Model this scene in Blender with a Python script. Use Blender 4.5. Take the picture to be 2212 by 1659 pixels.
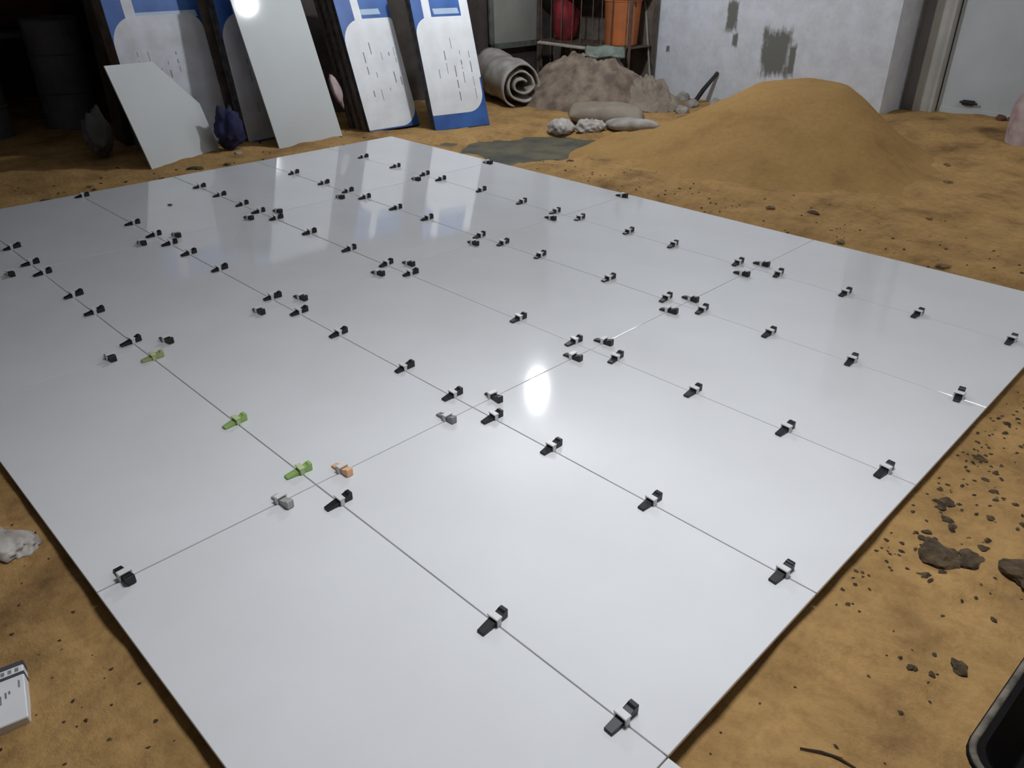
import bpy, bmesh, math, random
import numpy as np
from mathutils import Vector, Matrix, Euler

for _o in list(bpy.data.objects):
    bpy.data.objects.remove(_o)
S = bpy.context.scene
COL = S.collection
R = math.radians
random.seed(7)

# ------------------------------------------------------------------ camera
cam_d = bpy.data.cameras.new('camera')
cam = bpy.data.objects.new('camera', cam_d)
COL.objects.link(cam)
cam_d.sensor_fit = 'HORIZONTAL'
cam_d.sensor_width = 36.0
cam_d.lens = 36.0 * 1683.29 / 2212.0
cam_d.clip_start = 0.02
cam.location = (1.6547, -0.8673, 1.3244)
YAW, PITCH, ROLL = 2.35752, -0.510314, -0.0016
_fw = Vector((math.cos(YAW) * math.cos(PITCH), math.sin(YAW) * math.cos(PITCH), math.sin(PITCH)))
cam.rotation_mode = 'QUATERNION'
cam.rotation_quaternion = _fw.to_track_quat('-Z', 'Y')
S.camera = cam

# ------------------------------------------------------------------ world, exposure
w = bpy.data.worlds.new('world')
S.world = w
w.use_nodes = True
w.node_tree.nodes['Background'].inputs[0].default_value = (0.03, 0.04, 0.06, 1)
w.node_tree.nodes['Background'].inputs[1].default_value = 1.0
S.view_settings.view_transform = 'Standard'
S.view_settings.look = 'None'
S.view_settings.gamma = 1.0
S.view_settings.use_curve_mapping = False
S.view_settings.exposure = 0.0

# ceiling panel over the tiles, then a fill lamp added for door and jamb: (position, power, beam spread)
PANEL_SIZE = 0.60
PANELS = [((0.76, 0.50, 2.70), 27.0, 125), ((2.1, 5.00, 2.70), 32.0, 180)]
for _p, _e, _s in PANELS:
    _l = bpy.data.lights.new('main_and_fill_light', 'AREA')
    _l.shape = 'SQUARE'
    _l.size = PANEL_SIZE
    _l.energy = _e
    _l.spread = R(_s)
    _l.color = (0.96, 0.98, 1.0)
    _lo = bpy.data.objects.new('main_and_fill_light', _l)
    _lo.location = (_p[0], _p[1], _p[2] - 0.015)
    COL.objects.link(_lo)
BULB_POS = (-2.67, 3.78, 2.26)
BULB_EMIT = 790.0

# ------------------------------------------------------------------ materials
def new_mat(name):
    m = bpy.data.materials.new(name)
    m.use_nodes = True
    nt = m.node_tree
    return m, nt, nt.nodes['Principled BSDF']

def mat(name, col, rough=0.6, var=0.0, scale=8.0, col2=None, bump=0.0, bscale=60.0, metal=0.0,
        detail=4.0, spec=0.5, lo=0.35, hi=0.65, trans=0.0):
    """Plain procedural material: two-tone noise colour plus fine noise relief."""
    m, nt, b = new_mat(name)
    b.inputs['Roughness'].default_value = rough
    b.inputs['Metallic'].default_value = metal
    b.inputs['Specular IOR Level'].default_value = spec
    if trans:
        b.inputs['Transmission Weight'].default_value = trans
    tc = nt.nodes.new('ShaderNodeTexCoord')
    c2 = col2 if col2 else tuple(max(0.0, c * (1 - var)) for c in col)
    n = nt.nodes.new('ShaderNodeTexNoise')
    n.inputs['Scale'].default_value = scale
    n.inputs['Detail'].default_value = detail
    nt.links.new(tc.outputs['Object'], n.inputs['Vector'])
    r = nt.nodes.new('ShaderNodeValToRGB')
    r.color_ramp.elements[0].position = lo
    r.color_ramp.elements[0].color = (*c2, 1)
    r.color_ramp.elements[1].position = hi
    r.color_ramp.elements[1].color = (*col, 1)
    nt.links.new(n.outputs['Fac'], r.inputs['Fac'])
    nt.links.new(r.outputs['Color'], b.inputs['Base Color'])
    if bump:
        n2 = nt.nodes.new('ShaderNodeTexNoise')
        n2.inputs['Scale'].default_value = bscale
        n2.inputs['Detail'].default_value = 5
        nt.links.new(tc.outputs['Object'], n2.inputs['Vector'])
        bp = nt.nodes.new('ShaderNodeBump')
        bp.inputs['Strength'].default_value = bump
        bp.inputs['Distance'].default_value = 0.01
        nt.links.new(n2.outputs['Fac'], bp.inputs['Height'])
        nt.links.new(bp.outputs['Normal'], b.inputs['Normal'])
    return m

def emit_mat(name, col, strength):
    m = bpy.data.materials.new(name)
    m.use_nodes = True
    nt = m.node_tree
    nt.nodes.remove(nt.nodes['Principled BSDF'])
    e = nt.nodes.new('ShaderNodeEmission')
    e.inputs[0].default_value = (*col, 1)
    e.inputs[1].default_value = strength
    nt.links.new(e.outputs[0], nt.nodes['Material Output'].inputs[0])
    return m

M = {}
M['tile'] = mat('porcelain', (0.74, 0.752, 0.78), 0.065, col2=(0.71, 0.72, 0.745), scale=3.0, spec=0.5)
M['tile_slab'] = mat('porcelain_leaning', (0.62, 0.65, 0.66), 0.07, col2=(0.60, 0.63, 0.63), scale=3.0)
M['mortar'] = mat('mortar', (0.16, 0.145, 0.12), 0.9, col2=(0.09, 0.08, 0.065), scale=14, bump=0.6)
M['grout'] = mat('joint_dust', (0.42, 0.42, 0.42), 0.9, var=0.3, scale=5)
M['concrete'] = mat('damp_concrete', (0.145, 0.125, 0.08), 0.8, col2=(0.06, 0.064, 0.05), scale=5, bump=0.3, detail=6)
M['black_plastic'] = mat('black_plastic', (0.012, 0.013, 0.016), 0.45, var=0.3, scale=30)
M['green_plastic'] = mat('green_plastic', (0.33, 0.50, 0.16), 0.45, var=0.2, scale=30)
M['olive_plastic'] = mat('olive_plastic', (0.42, 0.46, 0.20), 0.45, var=0.2, scale=30)
M['orange_plastic'] = mat('orange_plastic', (0.85, 0.50, 0.28), 0.45, var=0.1, scale=30)
M['grey_plastic'] = mat('grey_plastic', (0.24, 0.24, 0.28), 0.5, var=0.3, scale=30)
M['pale_grey_plastic'] = mat('pale_grey_plastic', (0.42, 0.42, 0.40), 0.5, var=0.2, scale=30)
M['clip_white'] = mat('clip_plastic', (0.72, 0.73, 0.74), 0.4, var=0.05, scale=30)
M['clip_green'] = mat('clip_green_plastic', (0.55, 0.66, 0.36), 0.4, var=0.08, scale=30)
M['ceiling'] = mat('ceiling_paint', (0.55, 0.56, 0.57), 0.9, var=0.15, scale=1.5)
M['left_wall'] = mat('shade_painted_wall', (0.075, 0.062, 0.055), 0.95, var=0.4, scale=5, bump=0.4)  # shade from light blocked by the boxes is put into this brown
M['plain_wall'] = mat('wall_paint', (0.44, 0.45, 0.47), 0.9, var=0.15, scale=2.0)
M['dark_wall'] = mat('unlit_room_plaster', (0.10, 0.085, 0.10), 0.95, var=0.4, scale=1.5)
M['trim'] = mat('door_frame_paint', (0.47, 0.47, 0.44), 0.6, var=0.15, scale=4)
M['door'] = mat('door_paint', (0.54, 0.59, 0.63), 0.55, col2=(0.47, 0.51, 0.54), scale=2)
M['card_blue'] = mat('blue_cardboard', (0.035, 0.13, 0.42), 0.5, col2=(0.02, 0.08, 0.30), scale=5)
M['card_white'] = mat('white_cardboard', (0.82, 0.85, 0.89), 0.55, col2=(0.74, 0.75, 0.77), scale=6)
M['card_white_dusty'] = mat('dusty_white_cardboard', (0.66, 0.68, 0.74), 0.6, col2=(0.52, 0.53, 0.56), scale=6)
M['card_brown'] = mat('brown_cardboard', (0.20, 0.165, 0.13), 0.8, col2=(0.11, 0.095, 0.085), scale=9)
M['card_dark'] = mat('dark_cardboard_edge', (0.085, 0.08, 0.078), 0.85, col2=(0.035, 0.034, 0.036), scale=16)
M['card_pale_blue'] = mat('pale_blue_print', (0.42, 0.55, 0.72), 0.5, var=0.1, scale=5)
M['ink'] = mat('grey_print_ink', (0.27, 0.27, 0.28), 0.6, var=0.3, scale=40)
M['ink_dark'] = mat('dark_print_ink', (0.07, 0.075, 0.09), 0.6, var=0.3, scale=40)
M['sack'] = mat('woven_sack', (0.47, 0.45, 0.42), 0.85, col2=(0.30, 0.27, 0.24), scale=7, bump=0.4, bscale=40)
M['tarp'] = mat('dusty_tarp', (0.31, 0.245, 0.185), 0.9, col2=(0.15, 0.11, 0.09), scale=9, bump=0.5, bscale=25)
M['bag_taupe'] = mat('dusty_cement_bag', (0.335, 0.285, 0.225), 0.85, col2=(0.25, 0.205, 0.16), scale=6, bump=0.4, bscale=30)
M['bag_white'] = mat('crumpled_plastic', (0.58, 0.55, 0.52), 0.5, col2=(0.38, 0.34, 0.31), scale=9, bump=0.4, bscale=30)
M['bag_pink'] = mat('pinkish_plastic', (0.55, 0.47, 0.47), 0.6, col2=(0.38, 0.25, 0.25), scale=10)
M['pale_green'] = mat('pale_green_plastic', (0.50, 0.57, 0.50), 0.5, col2=(0.25, 0.31, 0.26), scale=8)
M['red'] = mat('red_cloth', (0.32, 0.02, 0.03), 0.7, col2=(0.12, 0.012, 0.015), scale=7, bump=0.5, bscale=20)
M['orange'] = mat('orange_plastic_sheet', (0.56, 0.165, 0.045), 0.6, col2=(0.38, 0.12, 0.04), scale=4)
M['rust'] = mat('rusty_steel', (0.16, 0.115, 0.09), 0.7, col2=(0.09, 0.065, 0.055), scale=15, metal=0.3)
M['frame_grey'] = mat('grey_green_steel', (0.14, 0.155, 0.13), 0.6, var=0.4, scale=10)
M['board_grey'] = mat('grey_board', (0.33, 0.33, 0.30), 0.7, col2=(0.26, 0.26, 0.235), scale=3)
M['wood_pale'] = mat('pale_wood', (0.55, 0.50, 0.42), 0.75, col2=(0.36, 0.31, 0.25), scale=10)
M['pole'] = mat('weathered_pole', (0.32, 0.31, 0.28), 0.7, var=0.3, scale=10)
M['rubble'] = mat('plaster_rubble', (0.42, 0.41, 0.40), 0.95, col2=(0.24, 0.22, 0.20), scale=12, bump=0.5)
M['brick'] = mat('brick_rubble', (0.20, 0.085, 0.06), 0.95, col2=(0.10, 0.045, 0.035), scale=12, bump=0.5)
M['clod'] = mat('dark_clod', (0.11, 0.075, 0.038), 0.95, col2=(0.04, 0.027, 0.016), scale=30, bump=0.6)
M['clod_sand'] = mat('sand_clod', (0.26, 0.17, 0.08), 0.95, col2=(0.16, 0.10, 0.05), scale=30, bump=0.6)
M['clod_green'] = mat('mossy_clod', (0.10, 0.11, 0.045), 0.95, col2=(0.03, 0.035, 0.02), scale=25, bump=0.7)
M['pebble'] = mat('pale_pebble', (0.52, 0.49, 0.45), 0.8, col2=(0.38, 0.33, 0.28), scale=25, bump=0.3)
M['twig'] = mat('dry_twig', (0.06, 0.04, 0.018), 0.85, var=0.4, scale=30)
M['black_rubber'] = mat('black_rubber', (0.007, 0.006, 0.007), 0.85, spec=0.15, var=0.3, scale=14)
M['rim_grey'] = mat('mortar_crusted_rim', (0.19, 0.165, 0.135), 0.9, col2=(0.07, 0.06, 0.05), scale=22, bump=0.5)
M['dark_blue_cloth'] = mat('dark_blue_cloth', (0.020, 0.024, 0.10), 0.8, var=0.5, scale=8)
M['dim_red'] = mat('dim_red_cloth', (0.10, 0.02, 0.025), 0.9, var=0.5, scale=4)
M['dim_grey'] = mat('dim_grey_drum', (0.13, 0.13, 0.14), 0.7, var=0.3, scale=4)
M['black_metal'] = mat('black_metal', (0.02, 0.02, 0.022), 0.5, var=0.3, scale=20)
M['white_metal'] = mat('white_enamel', (0.7, 0.7, 0.7), 0.4, var=0.05, scale=5)
M['bulb'] = emit_mat('lit_bulb', (0.92, 0.96, 1.0), BULB_EMIT)

# tan sand: slow patches of damp brown, fine grain, specks
def sand_material(name, pale, mid, dark, speck=0.4, bumps=0.75):
    m, nt, b = new_mat(name)
    b.inputs['Roughness'].default_value = 0.95
    b.inputs['Specular IOR Level'].default_value = 0.15
    tc = nt.nodes.new('ShaderNodeTexCoord')
    n1 = nt.nodes.new('ShaderNodeTexNoise'); n1.inputs['Scale'].default_value = 3.2; n1.inputs['Detail'].default_value = 6; n1.inputs['Roughness'].default_value = 0.62
    nt.links.new(tc.outputs['Object'], n1.inputs['Vector'])
    r1 = nt.nodes.new('ShaderNodeValToRGB')
    e = r1.color_ramp.elements
    e[0].position = 0.30; e[0].color = (*dark, 1)
    e[1].position = 0.62; e[1].color = (*pale, 1)
    k = e.new(0.46); k.color = (*mid, 1)
    nt.links.new(n1.outputs['Fac'], r1.inputs['Fac'])
    n2 = nt.nodes.new('ShaderNodeTexNoise'); n2.inputs['Scale'].default_value = 26; n2.inputs['Detail'].default_value = 7; n2.inputs['Roughness'].default_value = 0.7
    nt.links.new(tc.outputs['Object'], n2.inputs['Vector'])
    r2 = nt.nodes.new('ShaderNodeValToRGB')
    r2.color_ramp.elements[0].position = 0.33; r2.color_ramp.elements[0].color = (0.45, 0.40, 0.34, 1)
    r2.color_ramp.elements[1].position = 0.56; r2.color_ramp.elements[1].color = (1, 1, 1, 1)
    nt.links.new(n2.outputs['Fac'], r2.inputs['Fac'])
    mx = nt.nodes.new('ShaderNodeMix'); mx.data_type = 'RGBA'; mx.blend_type = 'MULTIPLY'; mx.inputs['Factor'].default_value = speck
    nt.links.new(r1.outputs['Color'], mx.inputs['A']); nt.links.new(r2.outputs['Color'], mx.inputs['B'])
    nt.links.new(mx.outputs['Result'], b.inputs['Base Color'])
    n3 = nt.nodes.new('ShaderNodeTexNoise'); n3.inputs['Scale'].default_value = 38; n3.inputs['Detail'].default_value = 9; n3.inputs['Roughness'].default_value = 0.68
    nt.links.new(tc.outputs['Object'], n3.inputs['Vector'])
    bp = nt.nodes.new('ShaderNodeBump'); bp.inputs['Strength'].default_value = bumps; bp.inputs['Distance'].default_value = 0.016
    nt.links.new(n3.outputs['Fac'], bp.inputs['Height']); nt.links.new(bp.outputs['Normal'], b.inputs['Normal'])
    return m

M['sand'] = sand_material('tan_sand', (0.55, 0.338, 0.136), (0.45, 0.274, 0.110), (0.25, 0.146, 0.064))
M['sand_pile'] = sand_material('piled_sand', (0.44, 0.268, 0.102), (0.405, 0.245, 0.092), (0.32, 0.19, 0.072), 0.22, 0.4)

# limewashed wall with bare cement scrapes at fixed places and a mottled lower band
def wall_material():
    m, nt, b = new_mat('limewashed_plaster')
    b.inputs['Roughness'].default_value = 0.92
    tc = nt.nodes.new('ShaderNodeTexCoord')
    sep = nt.nodes.new('ShaderNodeSeparateXYZ')
    nt.links.new(tc.outputs['Object'], sep.inputs[0])
    def math_(op, a, c=None):
        n = nt.nodes.new('ShaderNodeMath'); n.operation = op
        for i, v in ((0, a), (1, c)):
            if v is None: continue
            if isinstance(v, (int, float)): n.inputs[i].default_value = v
            else: nt.links.new(v, n.inputs[i])
        return n.outputs[0]
    nz = nt.nodes.new('ShaderNodeTexNoise'); nz.inputs['Scale'].default_value = 7; nz.inputs['Detail'].default_value = 6; nz.inputs['Roughness'].default_value = 0.7
    nt.links.new(tc.outputs['Object'], nz.inputs['Vector'])
    streak = nt.nodes.new('ShaderNodeTexNoise'); streak.inputs['Scale'].default_value = 1.0; streak.inputs['Detail'].default_value = 4
    mp = nt.nodes.new('ShaderNodeMapping'); mp.inputs['Scale'].default_value = (28, 1, 4)
    nt.links.new(tc.outputs['Object'], mp.inputs['Vector']); nt.links.new(mp.outputs['Vector'], streak.inputs['Vector'])
    wob = math_('MULTIPLY', math_('SUBTRACT', nz.outputs['Fac'], 0.5), 0.9)
    wob = math_('ADD', wob, math_('MULTIPLY', math_('SUBTRACT', streak.outputs['Fac'], 0.5), 0.9))
    total = None
    # (x, z, half width, half height): bare patches on the plaster
    for x, z, a, c in WALL_PATCHES:
        dx = math_('DIVIDE', math_('SUBTRACT', sep.outputs['X'], x), a)
        dz = math_('DIVIDE', math_('SUBTRACT', sep.outputs['Z'], z), c)
        d = math_('MAXIMUM', math_('ABSOLUTE', dx), math_('ABSOLUTE', dz))
        v = math_('SUBTRACT', 1.15, math_('ADD', d, wob))
        mr = nt.nodes.new('ShaderNodeMapRange'); mr.inputs['From Min'].default_value = 0.0; mr.inputs['From Max'].default_value = 0.35
        nt.links.new(v, mr.inputs['Value'])
        total = mr.outputs[0] if total is None else math_('MAXIMUM', total, mr.outputs[0])
    base = nt.nodes.new('ShaderNodeValToRGB')
    base.color_ramp.elements[0].position = 0.32; base.color_ramp.elements[0].color = (0.60, 0.63, 0.68, 1)
    base.color_ramp.elements[1].position = 0.62; base.color_ramp.elements[1].color = (0.72, 0.76, 0.84, 1)
    nt.links.new(nz.outputs['Fac'], base.inputs['Fac'])
    mx = nt.nodes.new('ShaderNodeMix'); mx.data_type = 'RGBA'
    nt.links.new(total, mx.inputs['Factor']); nt.links.new(base.outputs['Color'], mx.inputs['A'])
    mx.inputs['B'].default_value = (0.175, 0.18, 0.165, 1)
    nt.links.new(mx.outputs['Result'], b.inputs['Base Color'])
    bp = nt.nodes.new('ShaderNodeBump'); bp.inputs['Strength'].default_value = 0.25; bp.inputs['Distance'].default_value = 0.01
    nt.links.new(nz.outputs['Fac'], bp.inputs['Height']); nt.links.new(bp.outputs['Normal'], b.inputs['Normal'])
    return m
WALL_PATCHES = [(-2.16, 0.46, 0.14, 0.20), (-1.99, 0.42, 0.03, 0.12), (-2.66, 0.76, 0.06, 0.13), (-2.60, 0.55, 0.03, 0.06), (-3.36, 0.42, 0.022, 0.035)]
M['wall'] = wall_material()

# ------------------------------------------------------------------ helpers
def link(o, parent=None):
    COL.objects.link(o)
    if parent is not None:
        o.parent = parent
    return o

def obj(name, bm, m, parent=None, smooth=False, loc=None, rot=None):
    me = bpy.data.meshes.new(name)
    bmesh.ops.recalc_face_normals(bm, faces=bm.faces)
    bm.to_mesh(me); bm.free()
    me.materials.append(m)
    if smooth:
        for p in me.polygons: p.use_smooth = True
    o = bpy.data.objects.new(name, me)
    if loc is not None: o.location = loc
    if rot is not None: o.rotation_euler = rot
    return link(o, parent)

def tag(o, label, cat, group=None, kind=None):
    o['label'] = label
    if cat: o['category'] = cat
    if group: o['group'] = group
    if kind: o['kind'] = kind
    return o

def struct(o, label=None, cat=None):
    o['kind'] = 'structure'
    if label: o['label'] = label
    if cat: o['category'] = cat
    return o

def thing(name, label, cat, loc=(0, 0, 0), rot=(0, 0, 0), group=None):
    o = bpy.data.objects.new(name, None)
    o.empty_display_size = 0.05
    o.location = loc; o.rotation_euler = rot
    link(o)
    return tag(o, label, cat, group)

def box(bm, x0, x1, y0, y1, z0, z1, bev=0.0, seg=1, mtx=None):
    r = bmesh.ops.create_cube(bm, size=1.0)
    vs = r['verts']
    for v in vs:
        v.co = Vector(((x0 + x1) / 2 + v.co.x * (x1 - x0), (y0 + y1) / 2 + v.co.y * (y1 - y0), (z0 + z1) / 2 + v.co.z * (z1 - z0)))
    if bev:
        es = {e for v in vs for e in v.link_edges}
        rb = bmesh.ops.bevel(bm, geom=list(es), offset=bev, segments=seg, affect='EDGES', profile=0.5)
        vs = list({v for f in rb['faces'] for v in f.verts} | {v for v in vs if v.is_valid})
    if mtx is not None:
        for v in vs: v.co = mtx @ v.co
    return bm

def bxobj(name, m, dims, parent=None, bev=0.0, seg=1, **k):
    return obj(name, box(bmesh.new(), *dims, bev=bev, seg=seg), m, parent, **k)

def tube(bm, pts, rad, n=8, cap=True):
    pts = [Vector(p) for p in pts]
    rads = rad if isinstance(rad, (list, tuple)) else [rad] * len(pts)
    rings = []
    up = Vector((0.13, 0.21, 0.97))
    for i, p in enumerate(pts):
        d = (pts[min(i + 1, len(pts) - 1)] - pts[max(i - 1, 0)]).normalized()
        a = d.cross(up)
        if a.length < 1e-4: a = d.cross(Vector((1, 0, 0)))
        a.normalize(); b = a.cross(d)
        rings.append([bm.verts.new(p + (a * math.cos(2 * math.pi * k / n) + b * math.sin(2 * math.pi * k / n)) * rads[i]) for k in range(n)])
    for r0, r1 in zip(rings, rings[1:]):
        for k in range(n):
            bm.faces.new((r0[k], r0[(k + 1) % n], r1[(k + 1) % n], r1[k]))
    if cap:
        bm.faces.new(rings[0]); bm.faces.new(rings[-1][::-1])
    return bm

def lathe(bm, prof, n=32, mtx=None):
    rings = []
    for r, z in prof:
        if r < 1e-6: rings.append([bm.verts.new((0, 0, z))])
        else: rings.append([bm.verts.new((r * math.cos(2 * math.pi * k / n), r * math.sin(2 * math.pi * k / n), z)) for k in range(n)])
    for a, b in zip(rings, rings[1:]):
        for k in range(n):
            k2 = (k + 1) % n
            if len(a) == 1 and len(b) == 1: continue
            if len(a) == 1: bm.faces.new((a[0], b[k], b[k2]))
            elif len(b) == 1: bm.faces.new((a[k], a[k2], b[0]))
            else: bm.faces.new((a[k], a[k2], b[k2], b[k]))
    if mtx is not None:
        for v in bm.verts: v.co = mtx @ v.co
    return bm

def prism(bm, outline, y0, y1):
    """Outline in the local x-z plane, extruded from y0 (front) to y1."""
    a = [bm.verts.new((x, y0, z)) for x, z in outline]
    b = [bm.verts.new((x, y1, z)) for x, z in outline]
    bm.faces.new(a); bm.faces.new(b[::-1])
    for i in range(len(a)):
        j = (i + 1) % len(a)
        bm.faces.new((a[i], b[i], b[j], a[j]))
    return bm

def rounded(x0, x1, z0, z1, rbl, rbr, rtr, rtl, n=8):
    pts = []
    for (cx, cz, r, a0) in ((x0 + rbl, z0 + rbl, rbl, 180), (x1 - rbr, z0 + rbr, rbr, 270), (x1 - rtr, z1 - rtr, rtr, 0), (x0 + rtl, z1 - rtl, rtl, 90)):
        for k in range(n + 1):
            a = R(a0 + 90 * k / n)
            pts.append((cx + r * math.cos(a), cz + r * math.sin(a)))
    return pts

# numpy value noise
_rng = np.random.RandomState(5)
_G = _rng.rand(256, 256)
def vnoise(x, y, s=1.0, ox=0.0):
    x = np.asarray(x) * s + 31.7 + ox; y = np.asarray(y) * s + 17.3 + ox * 1.7
    xi = np.floor(x).astype(int); yi = np.floor(y).astype(int)
    fx = x - xi; fy = y - yi
    fx = fx * fx * (3 - 2 * fx); fy = fy * fy * (3 - 2 * fy)
    g = lambda a, b: _G[a % 256, b % 256]
    return (g(xi, yi) * (1 - fx) + g(xi + 1, yi) * fx) * (1 - fy) + (g(xi, yi + 1) * (1 - fx) + g(xi + 1, yi + 1) * fx) * fy - 0.5
def fbm(x, y, s, o=4, ox=0.0):
    r = 0; a = 1.0
    for k in range(o):
        r = r + a * vnoise(x, y, s * 2 ** k, ox + k * 9.1); a *= 0.5
    return r
def sstep(e0, e1, x):
    t = np.clip((np.asarray(x, float) - e0) / (e1 - e0), 0, 1)
    return t * t * (3 - 2 * t)

def blob(bm, size, seed=0, amp=0.18, sub=2, freq=1.6, flat=0.0, mtx=None):
    """Irregular lump: displaced icosphere of the given half sizes."""
    r = bmesh.ops.create_icosphere(bm, subdivisions=sub, radius=1.0)
    for v in r['verts']:
        c = v.co
        d = float(vnoise(c.x * freq + c.z * 0.7, c.y * freq - c.z * 0.9, 1.0, seed * 3.7)) + 0.6 * float(vnoise(c.x * freq * 2 - c.z, c.y * freq * 2 + c.z, 1.0, seed * 5.1 + 40))
        c = c * (1 + amp * 2 * d)
        if flat and c.z < 0: c.z *= (1 - flat)
        v.co = Vector((c.x * size[0], c.y * size[1], c.z * size[2]))
        if mtx is not None: v.co = mtx @ v.co
    return bm

def grid_mesh(name, X, Y, Z, m, parent=None, keep=None):
    ny, nx = X.shape
    co = np.stack([X, Y, Z], -1).reshape(-1, 3)
    i = np.arange(ny * nx).reshape(ny, nx)
    f = np.stack([i[:-1, :-1], i[:-1, 1:], i[1:, 1:], i[1:, :-1]], -1).reshape(-1, 4)
    if keep is not None: f = f[keep.reshape(-1)]
    me = bpy.data.meshes.new(name)
    me.vertices.add(len(co)); me.vertices.foreach_set('co', co.astype(np.float32).ravel())
    me.loops.add(f.size); me.loops.foreach_set('vertex_index', f.astype(np.int32).ravel())
    me.polygons.add(len(f)); me.polygons.foreach_set('loop_start', np.arange(0, f.size, 4, dtype=np.int32))
    me.update(); me.validate()
    me.polygons.foreach_set('use_smooth', np.ones(len(me.polygons), dtype=bool))
    me.materials.append(m)
    return link(bpy.data.objects.new(name, me), parent)

# ------------------------------------------------------------------ the room
FZ = -0.080                      # concrete slab
XL, YB = -4.95, 6.40             # faces of the left and back walls
XR, YN, ZC = 3.2, -2.6, 2.9      # right wall, near wall, ceiling
JX = -1.10                       # the doorway recess in the back wall starts here
YD = 6.80                        # door plane
OPEN0, OPEN1, OPENZ = -1.2, 1.42, 2.2    # dark opening in the left wall

floor = struct(bxobj('floor', M['concrete'], (XL - 3.2, XR + 0.2, YN - 0.2, YD + 0.3, FZ - 0.2, FZ)), 'damp grey concrete slab laid with large white tiles', 'floor')

# wall_left with the dark opening
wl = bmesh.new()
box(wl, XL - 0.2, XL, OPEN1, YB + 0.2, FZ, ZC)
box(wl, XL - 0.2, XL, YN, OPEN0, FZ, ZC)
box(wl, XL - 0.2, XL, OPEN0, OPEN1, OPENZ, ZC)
struct(obj('wall_left', wl, M['left_wall']), 'left wall behind the leaning tile boxes, its shade put into the dark colour', 'wall')
wb = bmesh.new()
box(wb, XL, JX, YB, YD + 0.25, FZ, ZC)
struct(obj('wall_back', wb, M['wall']), 'limewashed back wall with bare cement scrapes', 'wall')
wr = bmesh.new()
box(wr, JX, XR, YD + 0.10, YD + 0.25, FZ, ZC)
struct(obj('wall_recess', wr, M['plain_wall']), 'wall at the back of the door recess', 'wall')
struct(bxobj('wall_right', M['plain_wall'], (XR, XR + 0.2, YN, YD + 0.25, FZ, ZC)), 'plain plastered wall right of the camera', 'wall')
struct(bxobj('wall_near', M['plain_wall'], (XL, XR, YN - 0.2, YN, FZ, ZC)), 'plain plastered wall behind the camera', 'wall')
struct(bxobj('ceiling', M['ceiling'], (XL - 3.2, XR + 0.2, YN - 0.2, YD + 0.25, ZC, ZC + 0.15)), 'plain plastered ceiling', 'ceiling')
dk = bmesh.new()
box(dk, XL - 3.2, XL - 3.0, OPEN0 - 1.2, YB, FZ, ZC)
box(dk, XL - 3.2, XL - 0.2, YB, YB + 0.2, FZ, ZC)
box(dk, XL - 3.2, XL - 0.2, OPEN0 - 1.4, OPEN0 - 1.2, FZ, ZC)
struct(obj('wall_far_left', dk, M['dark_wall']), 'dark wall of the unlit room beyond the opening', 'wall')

# door, frame
door = struct(bxobj('door_1', M['door'], (-0.77, 0.55, YD, YD + 0.05, 0.02, 2.15), bev=0.004), 'pale grey painted door in the back recess', 'door')
bxobj('rail', M['door'], (-0.75, 0.53, YD - 0.006, YD, 0.03, 0.12), door, bev=0.002)
bxobj('rail', M['door'], (-0.75, 0.53, YD - 0.006, YD, 1.0, 1.12), door, bev=0.002)
lt = bmesh.new()
box(lt, -0.575, -0.475, YD - 0.03, YD - 0.006, 0.155, 0.195, bev=0.006)
tube(lt, [(-0.59, YD - 0.03, 0.178), (-0.45, YD - 0.03, 0.172)], 0.009)
o = obj('bolt', lt, M['black_metal'], door); o['label'] = 'black sliding bolt'
tr = bmesh.new()
box(tr, -0.96, -0.78, YD - 0.05, YD + 0.10, FZ, 2.2, bev=0.006)
struct(obj('trim_1', tr, M['trim']), 'upright of the door frame beside the grey door', 'trim')
tr = bmesh.new()
box(tr, -0.81, -0.785, YD - 0.075, YD - 0.05, FZ, 2.2, bev=0.003)
struct(obj('trim_2', tr, M['trim']), 'narrow bead on the edge of the door frame', 'trim')
struct(bxobj('trim_3', M['trim'], (0.56, 0.72, YD - 0.05, YD + 0.10, FZ, 2.2), bev=0.006), 'far upright of the door frame', 'trim')

# ------------------------------------------------------------------ white floor tiles on their mortar bed
TL, TW, TT, GAP = 1.2, 0.6, 0.011, 0.0032
mb = bmesh.new()
box(mb, -3.6 + 0.05, 1.2 - 0.05, -0.6 + 0.05, 3.0 - 0.03, FZ, -TT - 0.0008)
box(mb, 1.15, 2.35, -0.55, -0.03, FZ, -TT - 0.0008)
o = obj('mortar_bed', mb, M['mortar'], floor)
jd = bmesh.new()
for k in range(1, 6): box(jd, -3.59, 1.19, -0.6 + k * TW - GAP * 0.6, -0.6 + k * TW + GAP * 0.6, -TT - 0.0005, -0.0035)
for k in range(1, 4): box(jd, -3.6 + k * TL - GAP * 0.6, -3.6 + k * TL + GAP * 0.6, -0.59, 2.99, -TT - 0.0005, -0.0036)
obj('joint_dust', jd, M['grout'], floor)
tile0 = None
for i in range(5):
    for j in range(6):
        if i == 4 and j > 0: continue
        cx, cy = -3.6 + TL * (i + 0.5), -0.6 + TW * (j + 0.5)
        if tile0 is None:
            t = bxobj('tile', M['tile'], (-(TL - GAP) / 2, (TL - GAP) / 2, -(TW - GAP) / 2, (TW - GAP) / 2, -TT, 0), floor, bev=0.0012)
            tile0 = t
        else:
            t = tile0.copy(); link(t, floor)
        t.location = (cx, cy, random.uniform(-0.0004, 0.0004))
        t.rotation_euler = (random.uniform(-1, 1) * 0.0012, random.uniform(-1, 1) * 0.0007, 0)

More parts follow.
